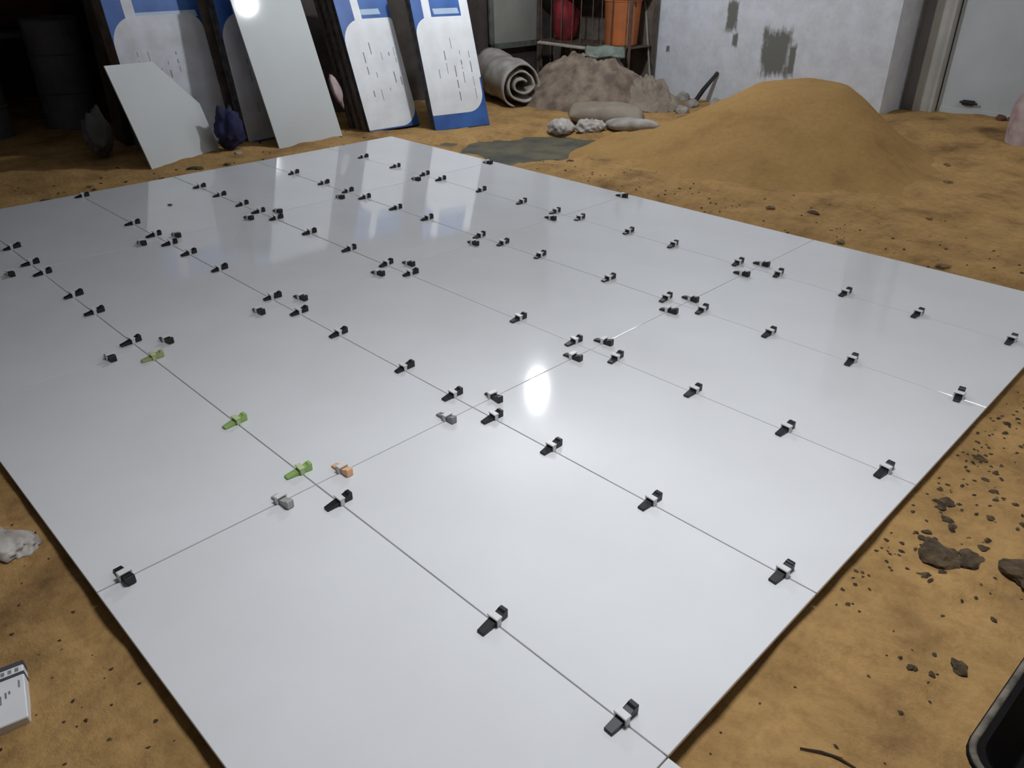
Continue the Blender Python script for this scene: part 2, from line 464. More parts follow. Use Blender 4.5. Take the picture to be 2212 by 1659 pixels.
# ------------------------------------------------------------------ sand
def ground_z(x, y):
    x = np.asarray(x, float); y = np.asarray(y, float)
    z = -0.036 + 0.016 * fbm(x, y, 1.6, 3) + 0.022 * fbm(x, y, 6.0, 3, 3.0)
    # strip beyond the far long edge: heaped up to the tile faces
    far = sstep(2.98, 3.16, y) * sstep(-2.7, -1.9, x)
    z = z + far * 0.042
    z = z + far * sstep(3.3, 4.6, y) * 0.03
    # right side: trodden, coarser
    rt = sstep(1.2, 1.35, x) * sstep(2.9, 2.4, y)
    z = z + rt * (0.030 * fbm(x, y, 8.0, 3, 7.0) - 0.004)
    # bare patch of damp concrete beyond the far corner
    d = np.sqrt(((x + 2.50) * 0.75 + (y - 3.82) * 0.66) ** 2 / 0.90 ** 2 + (-(x + 2.50) * 0.66 + (y - 3.82) * 0.75) ** 2 / 0.42 ** 2)
    z = z - 0.11 * sstep(1.5, 0.6, d + 0.55 * fbm(x, y, 5.0, 4, 11.0))
    # low drift towards the door
    z = z + 0.05 * sstep(5.2, 6.3, y) * sstep(-1.4, -0.4, x)
    # under the tiles the bed is scraped low
    u = sstep(-3.62, -3.50, x) * sstep(1.22, 1.12, x) * sstep(-0.62, -0.52, y) * sstep(3.02, 2.94, y)
    u = np.maximum(u, sstep(1.1, 1.15, x) * sstep(2.42, 2.32, x) * sstep(-0.62, -0.52, y) * sstep(0.02, -0.05, y))
    z = z * (1 - u) + (-0.052) * u
    lim = -0.062 - 0.1 * sstep(1.45, 1.0, d)
    return np.maximum(z, lim)
xs = np.concatenate([np.arange(XL - 3.0, -3.9, 0.06), np.arange(-3.9, XR, 0.03)])
ys = np.concatenate([np.arange(YN, -1.4, 0.05), np.arange(-1.4, YD + 0.09, 0.03)])
GX, GY = np.meshgrid(xs, ys)
bed = grid_mesh('sand_bed', GX, GY, ground_z(GX, GY), M['sand'])
tag(bed, 'loose tan sand spread over the floor around the white tiles', 'sand', kind='stuff')
def gz(x, y): return float(ground_z(np.array(x), np.array(y)))

# the heap of sand in front of the back wall
PX, PY = -1.10, 4.95
def pile_z(x, y):
    ca, sa = math.cos(R(45)), math.sin(R(45))
    a = (x - PX) * ca + (y - PY) * sa           # runs right across the picture
    b = -(x - PX) * sa + (y - PY) * ca          # runs away from the camera
    a2 = np.where(a < 0, a / 1.52, a / 1.02)
    b2 = np.where(b < 0, b / 1.55, b / 0.85)
    r = np.sqrt(a2 ** 2 + b2 ** 2) + 0.05 * fbm(x, y, 1.8, 3, 21.0)
    h = 0.535 * (1 - sstep(0.02, 1.0, np.clip(r, 0, 2)) ** 0.92)
    h = np.minimum(h, 0.60 * (1.02 - r))
    h = np.where(r < 0.25, np.minimum(h, 0.455 + 0.035 * (1 - r / 0.25)), h)
    h = h + 0.012 * fbm(x, y, 5.0, 3, 2.0)
    return h
px_ = np.arange(PX - 1.7, PX + 1.7, 0.025); py_ = np.arange(PY - 1.75, min(PY + 1.3, YB + 0.02), 0.025)
QX, QY = np.meshgrid(px_, py_)
QZ = pile_z(QX, QY) + 0.0
GZ_ = ground_z(QX, QY)
keepv = QZ > -0.12
kf = keepv[:-1, :-1] & keepv[1:, :-1] & keepv[:-1, 1:] & keepv[1:, 1:]
inwall = (QX[:-1, :-1] < JX) & (QY[:-1, :-1] > YB - 0.03)
pile = grid_mesh('sand_pile', QX, QY, np.maximum(QZ, -0.12), M['sand_pile'], keep=kf & ~inwall)
tag(pile, 'tall heap of tan sand in front of the white back wall', 'sand pile')

# ------------------------------------------------------------------ tile levelling wedges
def wedge_bm():
    bm = bmesh.new()
    L = 0.040
    prof = [(-L, 0.0006), (-L, 0.006), (-0.012, 0.0115), (0.010, 0.0155), (0.026, 0.019), (0.030, 0.024), (L, 0.024), (L, 0.0006)]
    a = [bm.verts.new((-0.0105, y, z)) for y, z in prof]; b = [bm.verts.new((0.0105, y, z)) for y, z in prof]
    bm.faces.new(a); bm.faces.new(b[::-1])
    for i in range(len(a)):
        j = (i + 1) % len(a); bm.faces.new((a[i], b[i], b[j], a[j]))
    bmesh.ops.bevel(bm, geom=list(bm.edges), offset=0.0012, segments=1, affect='EDGES')
    return bm
def clip_bm():
    bm = bmesh.new()
    box(bm, -0.0165, -0.0115, -0.006, 0.006, -0.006, 0.022, bev=0.001)
    box(bm, 0.0115, 0.0165, -0.006, 0.006, -0.006, 0.022, bev=0.001)
    box(bm, -0.0165, 0.0165, -0.009, 0.009, 0.0180, 0.0235, bev=0.0015)
    box(bm, -0.0165, 0.0165, -0.0009, 0.0009, -0.0100, 0.0015)
    return bm
def mk_mesh(name, bm):
    me = bpy.data.meshes.new(name); bmesh.ops.recalc_face_normals(bm, faces=bm.faces); bm.to_mesh(me); bm.free(); return me
WEDGE, CLIP = {}, {}
for c in ('black', 'green', 'olive', 'orange', 'grey', 'pale_grey'):
    WEDGE[c] = mk_mesh('wedge', wedge_bm()); WEDGE[c].materials.append(M[c + '_plastic'])
for c, mm in (('white', 'clip_white'), ('green', 'clip_green')):
    CLIP[c] = mk_mesh('clip', clip_bm()); CLIP[c].materials.append(M[mm])

ORD = ['first', 'second', 'third', 'fourth', 'fifth', 'sixth', 'seventh', 'eighth', 'ninth', 'tenth', 'eleventh', 'twelfth', 'thirteenth', 'fourteenth', 'fifteenth', 'sixteenth']
def leveller(x, y, along_x, colour, label):
    rz = 0.0 if along_x else R(-90)
    o = thing('tile_leveller', label, 'tile leveller', (x, y, 0.0006), (0, 0, rz + random.uniform(-0.12, 0.12)), 'tile levellers set along the joints')
    wd = bpy.data.objects.new('wedge', WEDGE[colour]); link(wd, o)
    wd.location.y = random.uniform(-0.007, 0.007)
    k = bpy.data.objects.new('clip', CLIP['green' if colour in ('green', 'olive') else 'white']); link(k, o)
    k.rotation_euler.z = 0
    return o
LONG = [  # (joint y, its name, positions along x, from the near right end to the far left end)
    (0.0, 'nearest long joint', [1.09, 0.73, 0.12, (-0.08, 'green'), (-0.46, 'green'), (-1.09, 'olive'), -1.28, -1.67, -1.92, -2.30, -2.48, -2.79]),
    (0.6, 'second long joint from the viewer', [1.11, 0.72, 0.35, 0.10, -0.10, -0.37, -0.78, -1.07, -1.29, -1.77, -2.08, -2.29, -2.48, -2.76, -3.52]),
    (1.2, 'middle long joint', [1.11, 0.80, 0.46, 0.12, -0.08, -0.38, -1.09, -1.27, -1.57, -1.94, -2.29, -2.47, -2.67, -2.95, -3.22]),
    (1.8, 'fourth long joint from the viewer', [1.11, 0.74, 0.41, 0.10, -0.08, -0.40, -0.83, -1.09, -1.26, -1.69, -1.97, -2.28, -2.47, -2.74, -3.10]),
    (2.4, 'farthest long joint', [1.10, 0.75, 0.44, 0.12, -0.09, -0.46, -0.75, -1.09, -1.27, -1.54, -1.90, -2.28, -2.45, -2.76, -3.15]),
]
CROSS = [
    (0.0, 'nearest short joint', [-0.53, (-0.11, 'pale_grey'), (0.09, 'orange'), (0.49, 'grey'), 0.69, 1.10, 1.28, 1.70, 1.87, 2.29, 2.47]),
    (-1.2, 'middle short joint', [-0.11, 0.10, 0.49, 0.69, 1.10, 1.28, 1.70, 2.29, 2.93]),
    (-2.4, 'farthest short joint', [-0.11, 0.50, 0.68, 1.10, 1.28, 1.70, 2.29, 2.93]),
]
CN = {'black': 'black', 'green': 'lime green', 'olive': 'yellow green', 'orange': 'pale orange', 'grey': 'bluish grey', 'pale_grey': 'pale grey'}
for y, jn, ps in LONG:
    for i, q in enumerate(ps):
        x, c = q if isinstance(q, tuple) else (q, 'black')
        leveller(x, y, True, c, '%s wedge leveller on the %s, %s from its right end' % (CN[c], jn, ORD[i]))
for x, jn, ps in CROSS:
    for i, q in enumerate(ps):
        y, c = q if isinstance(q, tuple) else (q, 'black')
        leveller(x, y, False, c, '%s wedge leveller on the %s, %s from its lower left end' % (CN[c], jn, ORD[i]))

# ------------------------------------------------------------------ boxed tiles and loose slabs leaning at the left wall
def slab_root(name, label, cat, base, psi, lean, group=None):
    """Local x runs along the bottom edge, y into the stack, z up the slab."""
    return thing(name, label, cat, base, (R(-lean), 0, R(psi + 90)), group)

def carton(label, base, psi, lean, w=0.61, h=1.21, t=0.05, front='plain', dy=0.0, side='card_dark', dusty=False, seed=0):
    o = slab_root('tile_box', label, 'tile box', base, psi, lean, 'boxed floor tiles leaning at the left wall')
    rr = random.Random(seed)
    y0 = dy
    if front == 'plain':
        bxobj('carton', M[side], (0, w, y0, y0 + t, 0, h), o, bev=0.004)
        return o
    bxobj('carton', M[side], (0, w, y0 + 0.003, y0 + t, 0, h), o, bev=0.003)
    f = bxobj('front_panel', M['card_blue'], (0.002, w - 0.002, y0, y0 + 0.003, 0.002, h - 0.002), o, bev=0.0008)
    f['label'] = 'blue printed front'
    white = M['card_white_dusty'] if dusty else M['card_white']
    if front == 'a':
        out = rounded(0.003, w - 0.003, 0.012, 0.90, 0.01, 0.17, 0.03, 0.20)
        bands = [(0.15, 0.22, 0.80, 1.2)]
    elif front == 'b':
        out = rounded(0.003, w - 0.02, 0.125, 0.91, 0.01, 0.16, 0.03, 0.14)
        bands = [(0.10, 0.17, 0.85, 1.2), (w - 0.085, w - 0.003, 0.40, 1.205)]
    else:
        out = rounded(0.003, w - 0.075, 0.02, 0.955, 0.01, 0.01, 0.12, 0.20)
        bands = [(0.14, 0.22, 0.74, 1.2)]
        obj('edge_tape', prism(bmesh.new(), [(w - 0.075, 0.01), (w - 0.003, 0.01), (w - 0.003, 1.2), (w - 0.075, 1.2)], y0 - 0.001, y0 + 0.0005), M['card_brown'], o)
    lab = obj('label_panel', prism(bmesh.new(), out, y0 - 0.0012, y0 + 0.0006), white, o)
    lab['label'] = 'white printed label field with rounded corners'
    for x0, x1, z0, z1 in bands:
        obj('white_stripe', prism(bmesh.new(), rounded(x0, x1, z0, z1, 0.012, 0.012, 0.012, 0.012, 3), y0 - 0.0016, y0 + 0.0004), white, o)
    obj('pale_band', prism(bmesh.new(), [(0.20, 0.93), (w - 0.10, 0.93), (w - 0.11, 0.975), (0.19, 0.975)], y0 - 0.0008, y0 + 0.0004), M['card_pale_blue'], o)
    # unreadable print runs up the label
    ink = bmesh.new()
    for col in range(5):
        x = 0.15 + col * 0.075 + rr.uniform(-0.012, 0.012)
        z = 0.22 + rr.uniform(0, 0.1)
        while z < 0.68:
            l = rr.uniform(0.02, 0.10)
            if rr.random() < 0.62:
                wd = rr.choice((0.005, 0.006, 0.009))
                box(ink, x - wd / 2, x + wd / 2, y0 - 0.0018, y0 - 0.001, z, z + l)
            z += l + rr.uniform(0.012, 0.05)
    pr = obj('print_lines', ink, M['ink'], o)
    pr['label'] = 'faint grey print'; pr['kind'] = 'stuff'
    return o

def slab(label, base, psi, lean, outline, t=0.010):
    o = slab_root('porcelain_slab', label, 'tile', base, psi, lean, 'loose white slabs leaning on the boxes')
    bm = prism(bmesh.new(), outline, 0, t)
    bmesh.ops.bevel(bm, geom=list(bm.edges), offset=0.0012, segments=1, affect='EDGES')
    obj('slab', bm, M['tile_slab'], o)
    return o

BZ = -0.045
slab('white tile slab with a broken corner leaning beside the dark opening', (-4.07, 1.25, BZ), 19, 20,
     [(0, 0), (0.655, 0), (0.655, 0.36), (0.40, 0.70), (0, 0.715)])
slab('tall whole white tile slab with a bright lamp glint on it', (-4.00, 2.22, BZ), 3.5, 20.1, [(0, 0), (0.61, 0), (0.61, 1.21), (0, 1.21)])
# stack with the front box second from the right
P3 = (-3.95, 3.04, BZ + 0.02)
for i in range(6):
    carton(['white and blue tile box, left one of the two upright boxes at far corner',
            'plain dark edge of the second tile box in the stack behind the left box',
            'plain dark edge of the third tile box in the stack behind the left box',
            'plain dark edge of the fourth tile box in the stack behind the left box',
            'plain dark edge of the fifth tile box in the stack behind the left box',
            'rearmost dark tile box of the stack behind the left box'][i],
           P3, -4, 22, w=0.51, t=0.050, front='a' if i == 0 else 'plain', dy=i * 0.053, seed=3, side='card_dark' if i % 2 == 0 else 'card_brown')
P4 = (-3.63, 3.49, BZ + 0.01)
for i in range(2):
    carton(['white and blue tile box with blue foot, right one of the two upright boxes',
            'dark tile box directly behind the rightmost upright box'][i],
           P4, -12, 20, w=0.54, t=0.042, front='b' if i == 0 else 'plain', dy=i * 0.046, seed=8)
P1 = (-4.50, 1.40, BZ)
for i in range(3):
    carton(['dusty white tile box with blue top behind the broken slab',
            'brown tile box right behind the dusty blue-topped box',
            'rearmost brown tile box of the stack beside the dark opening'][i],
           P1, 4, 11, w=0.80, t=0.05, front='c' if i == 0 else 'plain', dy=i * 0.053, seed=12, side='card_brown', dusty=True)
P2 = (-4.33, 2.14, BZ)
for i in range(2):
    carton(['shaded white and blue tile box behind the tall glossy slab',
            'brown tile box hidden mostly behind the shaded box'][i],
           P2, 4, 10, w=0.61, t=0.05, front='c' if i == 0 else 'plain', dy=i * 0.053, seed=15, side='card_dark', dusty=True)

# ------------------------------------------------------------------ clutter in the far corner
def crumpled(bm, size, seed, amp=0.26, sub=4, freq=1.7):
    """Crushed sheet plastic: lump with sharp folds."""
    r = bmesh.ops.create_icosphere(bm, subdivisions=sub, radius=1.0)
    for v in r['verts']:
        c = v.co.copy()
        d = float(vnoise(c.x * freq + c.z * 0.7, c.y * freq - c.z * 0.9, 1.0, seed * 3.7))
        f1 = abs(float(vnoise(c.x * 2.6 + c.z * 1.9, c.y * 2.6 - c.z * 1.4, 1.0, seed * 2.3 + 11)))
        f2 = abs(float(vnoise(c.x * 5.2 - c.z * 3.1, c.y * 5.2 + c.z * 2.7, 1.0, seed * 1.9 + 23)))
        c = c * (0.92 + amp * 2 * d + 0.75 * f1 + 0.42 * f2)
        if c.z < 0: c.z *= 0.5
        v.co = Vector((c.x * size[0], c.y * size[1], c.z * size[2]))
    return bm

# rolled sack: spiral sheet
def roll_bm(r0, r1, turns, length, n=96):
    bm = bmesh.new(); th = 0.018
    prev = None; L = 14
    for k in range(n + 1):
        u = k / n; a = 2 * math.pi * turns * u + 0.6; r = r0 + (r1 - r0) * u
        row_o, row_i = [], []
        for j in range(L + 1):
            v = j / L
            wob = 1 + 0.10 * float(vnoise(math.cos(a) * 1.5 + v * 3, math.sin(a) * 1.5, 1.6, 3)) + 0.05 * math.sin(v * 9 + a)
            x = (v - 0.5) * length + 0.03 * math.sin(a * 1.3) * (1 if v > 0.5 else -1)
            row_o.append(bm.verts.new((x, r * wob * math.cos(a), r * wob * math.sin(a) * 0.92)))
            row_i.append(bm.verts.new((x, (r * wob - th) * math.cos(a), (r * wob - th) * math.sin(a) * 0.92)))
        if prev:
            po, pi_ = prev
            for j in range(L):
                bm.faces.new((po[j], row_o[j], row_o[j + 1], po[j + 1]))
                bm.faces.new((pi_[j + 1], row_i[j + 1], row_i[j], pi_[j]))
            bm.faces.new((po[0], pi_[0], row_i[0], row_o[0])); bm.faces.new((row_o[L], row_i[L], pi_[L], po[L]))
        else:
            for j in range(L): bm.faces.new((row_o[j + 1], row_i[j + 1], row_i[j], row_o[j]))
        prev = (row_o, row_i)
    ro, ri = prev
    for j in range(L): bm.faces.new((ro[j], ri[j], ri[j + 1], ro[j + 1]))
    return bm
tag(obj('rolled_sack', roll_bm(0.05, 0.24, 2.6, 0.80), M['sack'], smooth=True, loc=(-4.32, 5.02, 0.195), rot=(0, R(4), R(-22))),
    'fat roll of dusty white sacking lying beside the upright tile boxes', 'sack')

# tarp heap
def heap(name, m, c, rx, ry, h, ang, seed, label, cat):
    n = 96
    u = np.linspace(-1.08, 1.08, n); U, V = np.meshgrid(u, u)
    r = np.sqrt(U ** 2 + V ** 2)
    H = h * np.clip(1 - r ** 2.2, -0.3, 1) * (0.9 + 0.45 * fbm(U, V, 1.4, 3, seed)) + (0.16 * np.abs(fbm(U * 0.8 + V * 0.5, V * 1.8, 3.0, 3, seed + 5)) + 0.10 * np.abs(fbm(U * 1.2, V * 2.2 - U, 5.5, 2, seed + 15))) * np.clip(1.25 - r, 0, 1)
    a = R(ang)
    X = c[0] + U * rx * math.cos(a) - V * ry * math.sin(a); Y = c[1] + U * rx * math.sin(a) + V * ry * math.cos(a)
    Z = np.maximum(H + c[2], -0.055)
    k = r < 1.06
    kf = k[:-1, :-1] & k[1:, 1:] & k[1:, :-1] & k[:-1, 1:]
    o = grid_mesh(name, X, np.minimum(Y, YB - 0.02), Z, m, keep=kf)
    return tag(o, label, cat)
heap('tarp', M['tarp'], (-3.66, 5.50, -0.03), 0.70, 0.52, 0.40, 35, 4, 'dusty brown tarp heaped against the corner under the steel rack', 'tarp')
heap('dust_sheet', M['bag_taupe'], (-3.10, 5.72, -0.03), 0.36, 0.32, 0.17, 10, 9, 'low grey-brown dust sheet bunched up left of the sand pile', 'sheet')

def pillow(bm, sx, sy, sz, seed, mtx=None):
    n = 22; top = []; 
    for s in (1, -1):
        g = []
        for i in range(n + 1):
            row = []
            for j in range(n + 1):
                u = -1 + 2 * i / n; v = -1 + 2 * j / n
                e = max(0.0, (1 - u ** 4) * (1 - v ** 4)) ** 0.55
                wv = 0.22 * float(fbm(u + seed, v, 1.6, 3, seed))
                row.append(bm.verts.new((u * sx * (1 - 0.05 * v * v), v * sy * (1 - 0.07 * u * u), s * sz * e * (1 + wv * (1.6 if s > 0 else 0.4)))))
            g.append(row)
        for i in range(n):
            for j in range(n):
                q = (g[i][j], g[i + 1][j], g[i + 1][j + 1], g[i][j + 1])
                bm.faces.new(q if s > 0 else q[::-1])
    bmesh.ops.remove_doubles(bm, verts=bm.verts, dist=1e-5)
    return bm
tag(obj('cement_bag', pillow(bmesh.new(), 0.34, 0.19, 0.085, 2), M['bag_taupe'], smooth=True, loc=(-2.87, 4.83, gz(-2.87, 4.83) + 0.065), rot=(R(4), R(3), R(38))),
    'flat taupe cement bag lying on the floor left of the sand pile', 'bag')
tag(obj('cement_bag', pillow(bmesh.new(), 0.22, 0.15, 0.055, 6), M['sack'], smooth=True, loc=(-2.50, 4.72, gz(-2.5, 4.72) + 0.04), rot=(R(-5), R(2), R(52))),
    'small flattened grey bag at the foot of the sand pile', 'bag')
pb = bmesh.new(); crumpled(pb, (0.10, 0.085, 0.075), 3)
tag(obj('plastic_bag', pb, M['bag_white'], smooth=True, loc=(-2.93, 4.28, gz(-2.93, 4.28) + 0.025), rot=(0, 0, 0.6)), 'crumpled white plastic bag nearest the damp concrete patch', 'bag')
pb = bmesh.new(); crumpled(pb, (0.11, 0.075, 0.07), 9)
tag(obj('plastic_bag', pb, M['bag_white'], smooth=True, loc=(-2.72, 4.45, gz(-2.72, 4.45) + 0.022), rot=(0, 0, 0.9)), 'crumpled pale plastic bag in front of the flat cement bag', 'bag')

# steel rack with shelf; red bag and orange sheet on it
rk = thing('steel_rack', 'rusty steel rack with thin uprights standing in the far corner', 'rack', (-4.1, 6.1, FZ))
RW, RD = 0.62, 0.20
for sx in (-1, 1):
    for sy in (-1, 1):
        obj('post', box(bmesh.new(), sx * RW - 0.014, sx * RW + 0.014, sy * RD - 0.014, sy * RD + 0.014, 0, 1.35, bev=0.002), M['rust'], rk)
for z in (0.53, 1.05):
    s_ = obj('shelf', box(bmesh.new(), -RW, RW, -RD, RD, z - 0.012, z, bev=0.002), M['rust'], rk)
    obj('lip', box(bmesh.new(), -RW, RW, -RD - 0.014, -RD - 0.010, z - 0.035, z + 0.004), M['rust'], s_)
obj('back_panel', box(bmesh.new(), -RW, RW, RD + 0.015, RD + 0.022, 0.10, 1.30), M['card_brown'], rk)
for k in range(9):
    x = -RW + 0.06 + k * (2 * RW - 0.12) / 8 + random.uniform(-0.03, 0.03)
    obj('rod', tube(bmesh.new(), [(x, -RD - 0.02, 0.25 + random.uniform(-0.12, 0.1)), (x + random.uniform(-0.02, 0.02), -RD - 0.02, 1.33)], 0.0055, 6), M['rust'], rk)
rb = bmesh.new(); blob(rb, (0.13, 0.14, 0.26), 4, 0.16, 4, 1.4)
tag(obj('cloth_bundle', rb, M['red'], smooth=True, loc=(-4.50, 6.10, FZ + 0.53 + 0.235)), 'dark red cloth bundle on the steel rack', 'cloth')
ob = bmesh.new()
lathe(ob, [(0.0, 0), (0.16, 0), (0.165, 0.01), (0.185, 0.40), (0.192, 0.405), (0.192, 0.42), (0.18, 0.42), (0.155, 0.02), (0, 0.02)], 28)
ok = obj('bucket', ob, M['orange'], smooth=False, loc=(-3.74, 6.10, FZ + 0.532))
tag(ok, 'orange plastic bucket at the right end of the steel rack', 'bucket')
obj('handle', tube(bmesh.new(), [(0.19 * math.cos(a), 0.05 * math.sin(a) - 0.04, 0.40 - 0.13 * math.sin(a)) for a in [k * math.pi / 12 for k in range(13)]], 0.004, 6), M['rust'], ok)

# grey board in a dark frame against the left wall
bd = thing('framed_board', 'grey framed board standing against the left wall behind the sack roll', 'board', (XL + 0.07, 5.72, 0), (0, R(-2), 0))
bxobj('board', M['board_grey'], (0, 0.012, -0.34, 0.34, 0.43, 1.35), bd)
for d in ((0.0, 0.03, -0.40, -0.34, 0.37, 1.41), (0.0, 0.03, 0.34, 0.40, 0.37, 1.41), (0.0, 0.03, -0.40, 0.40, 0.37, 0.43), (0.0, 0.03, -0.40, 0.40, 1.35, 1.41)):
    bxobj('frame_bar', M['frame_grey'], d, bd, bev=0.003)
for s in (-1, 1): bxobj('leg', M['frame_grey'], (0.0, 0.03, s * 0.37 - 0.03, s * 0.37 + 0.03, FZ, 0.37), bd, bev=0.003)

# pale slats and the folded plastic sheet lying over the tarp
tag(obj('wood_slat', box(bmesh.new(), -0.36, 0.36, -0.022, 0.022, -0.009, 0.009, bev=0.002), M['wood_pale'], loc=(-4.18, 5.78, 0.43), rot=(R(12), R(3), R(14))),
    'pale splintered wood slat lying across the tarp heap', 'slat')
ps = bmesh.new()
prof = [(0.0, 0.0), (0.05, -0.02), (0.10, -0.012), (0.14, 0.02), (0.17, 0.06), (0.20, 0.075)]
for s in range(13):
    x = -0.20 + 0.40 * s / 12
    for q, (yy, zz) in enumerate(prof):
        ps.verts.new((x, yy + 0.012 * math.sin(s * 1.1 + q), zz + 0.010 * math.sin(s * 0.9 + q * 1.7)))
ps.verts.ensure_lookup_table()
npf = len(prof)
for s in range(12):
    for q in range(npf - 1):
        a = s * npf + q
        ps.faces.new((ps.verts[a], ps.verts[a + npf], ps.verts[a + npf + 1], ps.verts[a + 1]))
bmesh.ops.solidify(ps, geom=list(ps.faces), thickness=0.006)
tag(obj('plastic_sheet', ps, M['pale_green'], smooth=True, loc=(-3.52, 5.58, 0.40), rot=(0, 0, R(40))), 'folded pale green plastic sheet on top of the tarp heap', 'sheet')

# leaning pole and the short black rod
tag(obj('pole', tube(bmesh.new(), [(-3.38, 6.20, gz(-3.38, 6.2) + 0.01), (-3.62, 6.32, 0.8), (-3.80, 6.375, 1.45)], 0.011, 8), M['pole']), 'thin grey pole leaning on the white back wall', 'pole')
rd = thing('iron_bar', 'short black iron bar leaning on the wall at the left of the sand pile', 'bar', (-2.86, 6.22, gz(-2.86, 6.22)))
obj('bar', tube(bmesh.new(), [(0, 0, 0), (0.05, 0.06, 0.12), (0.11, 0.155, 0.25)], [0.022, 0.024, 0.018], 8), M['black_metal'], rd)
obj('tip', tube(bmesh.new(), [(0.11, 0.155, 0.25), (0.122, 0.17, 0.28)], [0.022, 0.015], 8), M['black_metal'], rd)

def chunk(name, label, cat, m, p, s, seed, group=None, sub=2, amp=0.22, dz=0.35):
    bm = bmesh.new(); blob(bm, s, seed, amp, sub, 1.5)
    o = obj(name, bm, M[m], smooth=False, loc=(p[0], p[1], (gz(p[0], p[1]) if len(p) < 3 else p[2]) + s[2] * dz), rot=(0, 0, seed * 1.3))
    return tag(o, label, cat, group)

# plaster rubble along the wall foot
for i, (x, y, s) in enumerate([(-3.05, 6.28, .07), (-2.78, 6.05, .055), (-2.62, 6.24, .06), (-3.24, 6.10, .06), (-2.95, 5.95, .05), (-3.12, 6.02, .045), (-2.48, 6.05, .05), (-2.75, 5.80, .045), (-2.60, 5.62, .05), (-3.35, 5.98, .05)]):
    chunk('plaster_chunk', ['largest pale plaster chunk at the foot of the iron bar', 'pale plaster chunk right of the iron bar, away from the wall', 'pale plaster chunk against the wall right of the iron bar',
        'pale plaster chunk between the dust sheet and the back wall', 'pale plaster chunk at the right side of the dust sheet', 'small pale plaster chunk behind the dust sheet',
        'pale plaster chunk half hidden by the left slope of the sand pile', 'small pale plaster chunk on the lower left sand slope', 'pale plaster chunk nearest the viewer on the left sand slope',
        'pale plaster chunk beside the thin grey pole'][i], 'rubble', 'rubble', (x, y), (s * 1.25, s, s * 0.9), i + 2, 'plaster rubble at the wall foot')
chunk('black_lump', 'small black lump beside the thin grey pole', 'lump', 'black_metal', (-3.28, 5.92), (0.035, 0.035, 0.06), 31, dz=0.8)
for i, (x, y, s) in enumerate([(-0.20, 6.62, .05), (-0.08, 6.60, .045), (0.06, 6.60, .06), (0.0, 6.42, .03)]):
    chunk('brick_chunk', ['leftmost dark red brick fragment at the door foot', 'second dark red brick fragment from the left at the door foot', 'largest dark red brick fragment at the door foot', 'smallest dark red brick fragment, in front of the others'][i], 'rubble', 'brick', (x, y), (s * 1.5, s, s * 0.6), i + 40, 'brick fragments at the door foot')
# pale sack at the right edge of the frame
tag(obj('standing_sack', pillow(bmesh.new(), 0.22, 0.30, 0.15, 11), M['bag_pink'], smooth=True, loc=(0.21, 6.02, 0.14), rot=(R(80), R(6), R(60))), 'pinkish white sack standing in the sand at the right edge', 'sack')

# things by the boxes at the left
pb = bmesh.new(); crumpled(pb, (0.085, 0.08, 0.17), 14)
tag(obj('plastic_bag', pb, M['dim_grey'], smooth=True, loc=(-4.62, 1.12, 0.10)), 'crumpled grey plastic bag in the shade left of the broken slab', 'bag')
pb = bmesh.new(); crumpled(pb, (0.08, 0.10, 0.17), 19)
tag(obj('cloth_bundle', pb, M['dark_blue_cloth'], smooth=True, loc=(-4.20, 1.93, 0.09)), 'dark blue cloth bundle stuffed between the broken and tall slabs', 'cloth')
pb = bmesh.new(); blob(pb, (0.035, 0.05, 0.13), 23, 0.25, 3, 2.0)
tag(obj('plastic_scrap', pb, M['bag_pink'], smooth=True, loc=(-4.22, 2.93, 0.30), rot=(0, R(-20), 0.4)), 'pink and white plastic scrap beside the tall slab', 'scrap')

# the unlit room behind the opening
dr = bmesh.new()
lathe(dr, [(0, 0), (0.22, 0), (0.225, 0.02), (0.22, 0.3), (0.23, 0.31), (0.22, 0.32), (0.22, 0.6), (0.23, 0.61), (0.22, 0.62), (0.22, 0.86), (0.23, 0.87), (0.2, 0.88), (0.2, 0.86), (0, 0.86)], 28)
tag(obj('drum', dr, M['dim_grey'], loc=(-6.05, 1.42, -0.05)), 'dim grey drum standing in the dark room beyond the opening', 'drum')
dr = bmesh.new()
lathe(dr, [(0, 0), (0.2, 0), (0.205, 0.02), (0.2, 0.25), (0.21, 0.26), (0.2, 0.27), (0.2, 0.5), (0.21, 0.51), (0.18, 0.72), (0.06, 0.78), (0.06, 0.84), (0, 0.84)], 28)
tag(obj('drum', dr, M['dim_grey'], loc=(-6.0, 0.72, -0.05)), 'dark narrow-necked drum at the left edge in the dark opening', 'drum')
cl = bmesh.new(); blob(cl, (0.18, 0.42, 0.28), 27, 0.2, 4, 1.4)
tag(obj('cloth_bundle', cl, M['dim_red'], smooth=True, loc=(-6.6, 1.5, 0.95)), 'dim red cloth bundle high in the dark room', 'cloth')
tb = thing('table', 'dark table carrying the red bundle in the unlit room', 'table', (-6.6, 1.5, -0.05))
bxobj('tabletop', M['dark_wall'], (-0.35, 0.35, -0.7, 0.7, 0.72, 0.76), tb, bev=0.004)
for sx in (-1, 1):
    for sy in (-1, 1): bxobj('leg', M['dark_wall'], (sx * 0.31 - 0.025, sx * 0.31 + 0.025, sy * 0.65 - 0.025, sy * 0.65 + 0.025, 0, 0.72), tb)

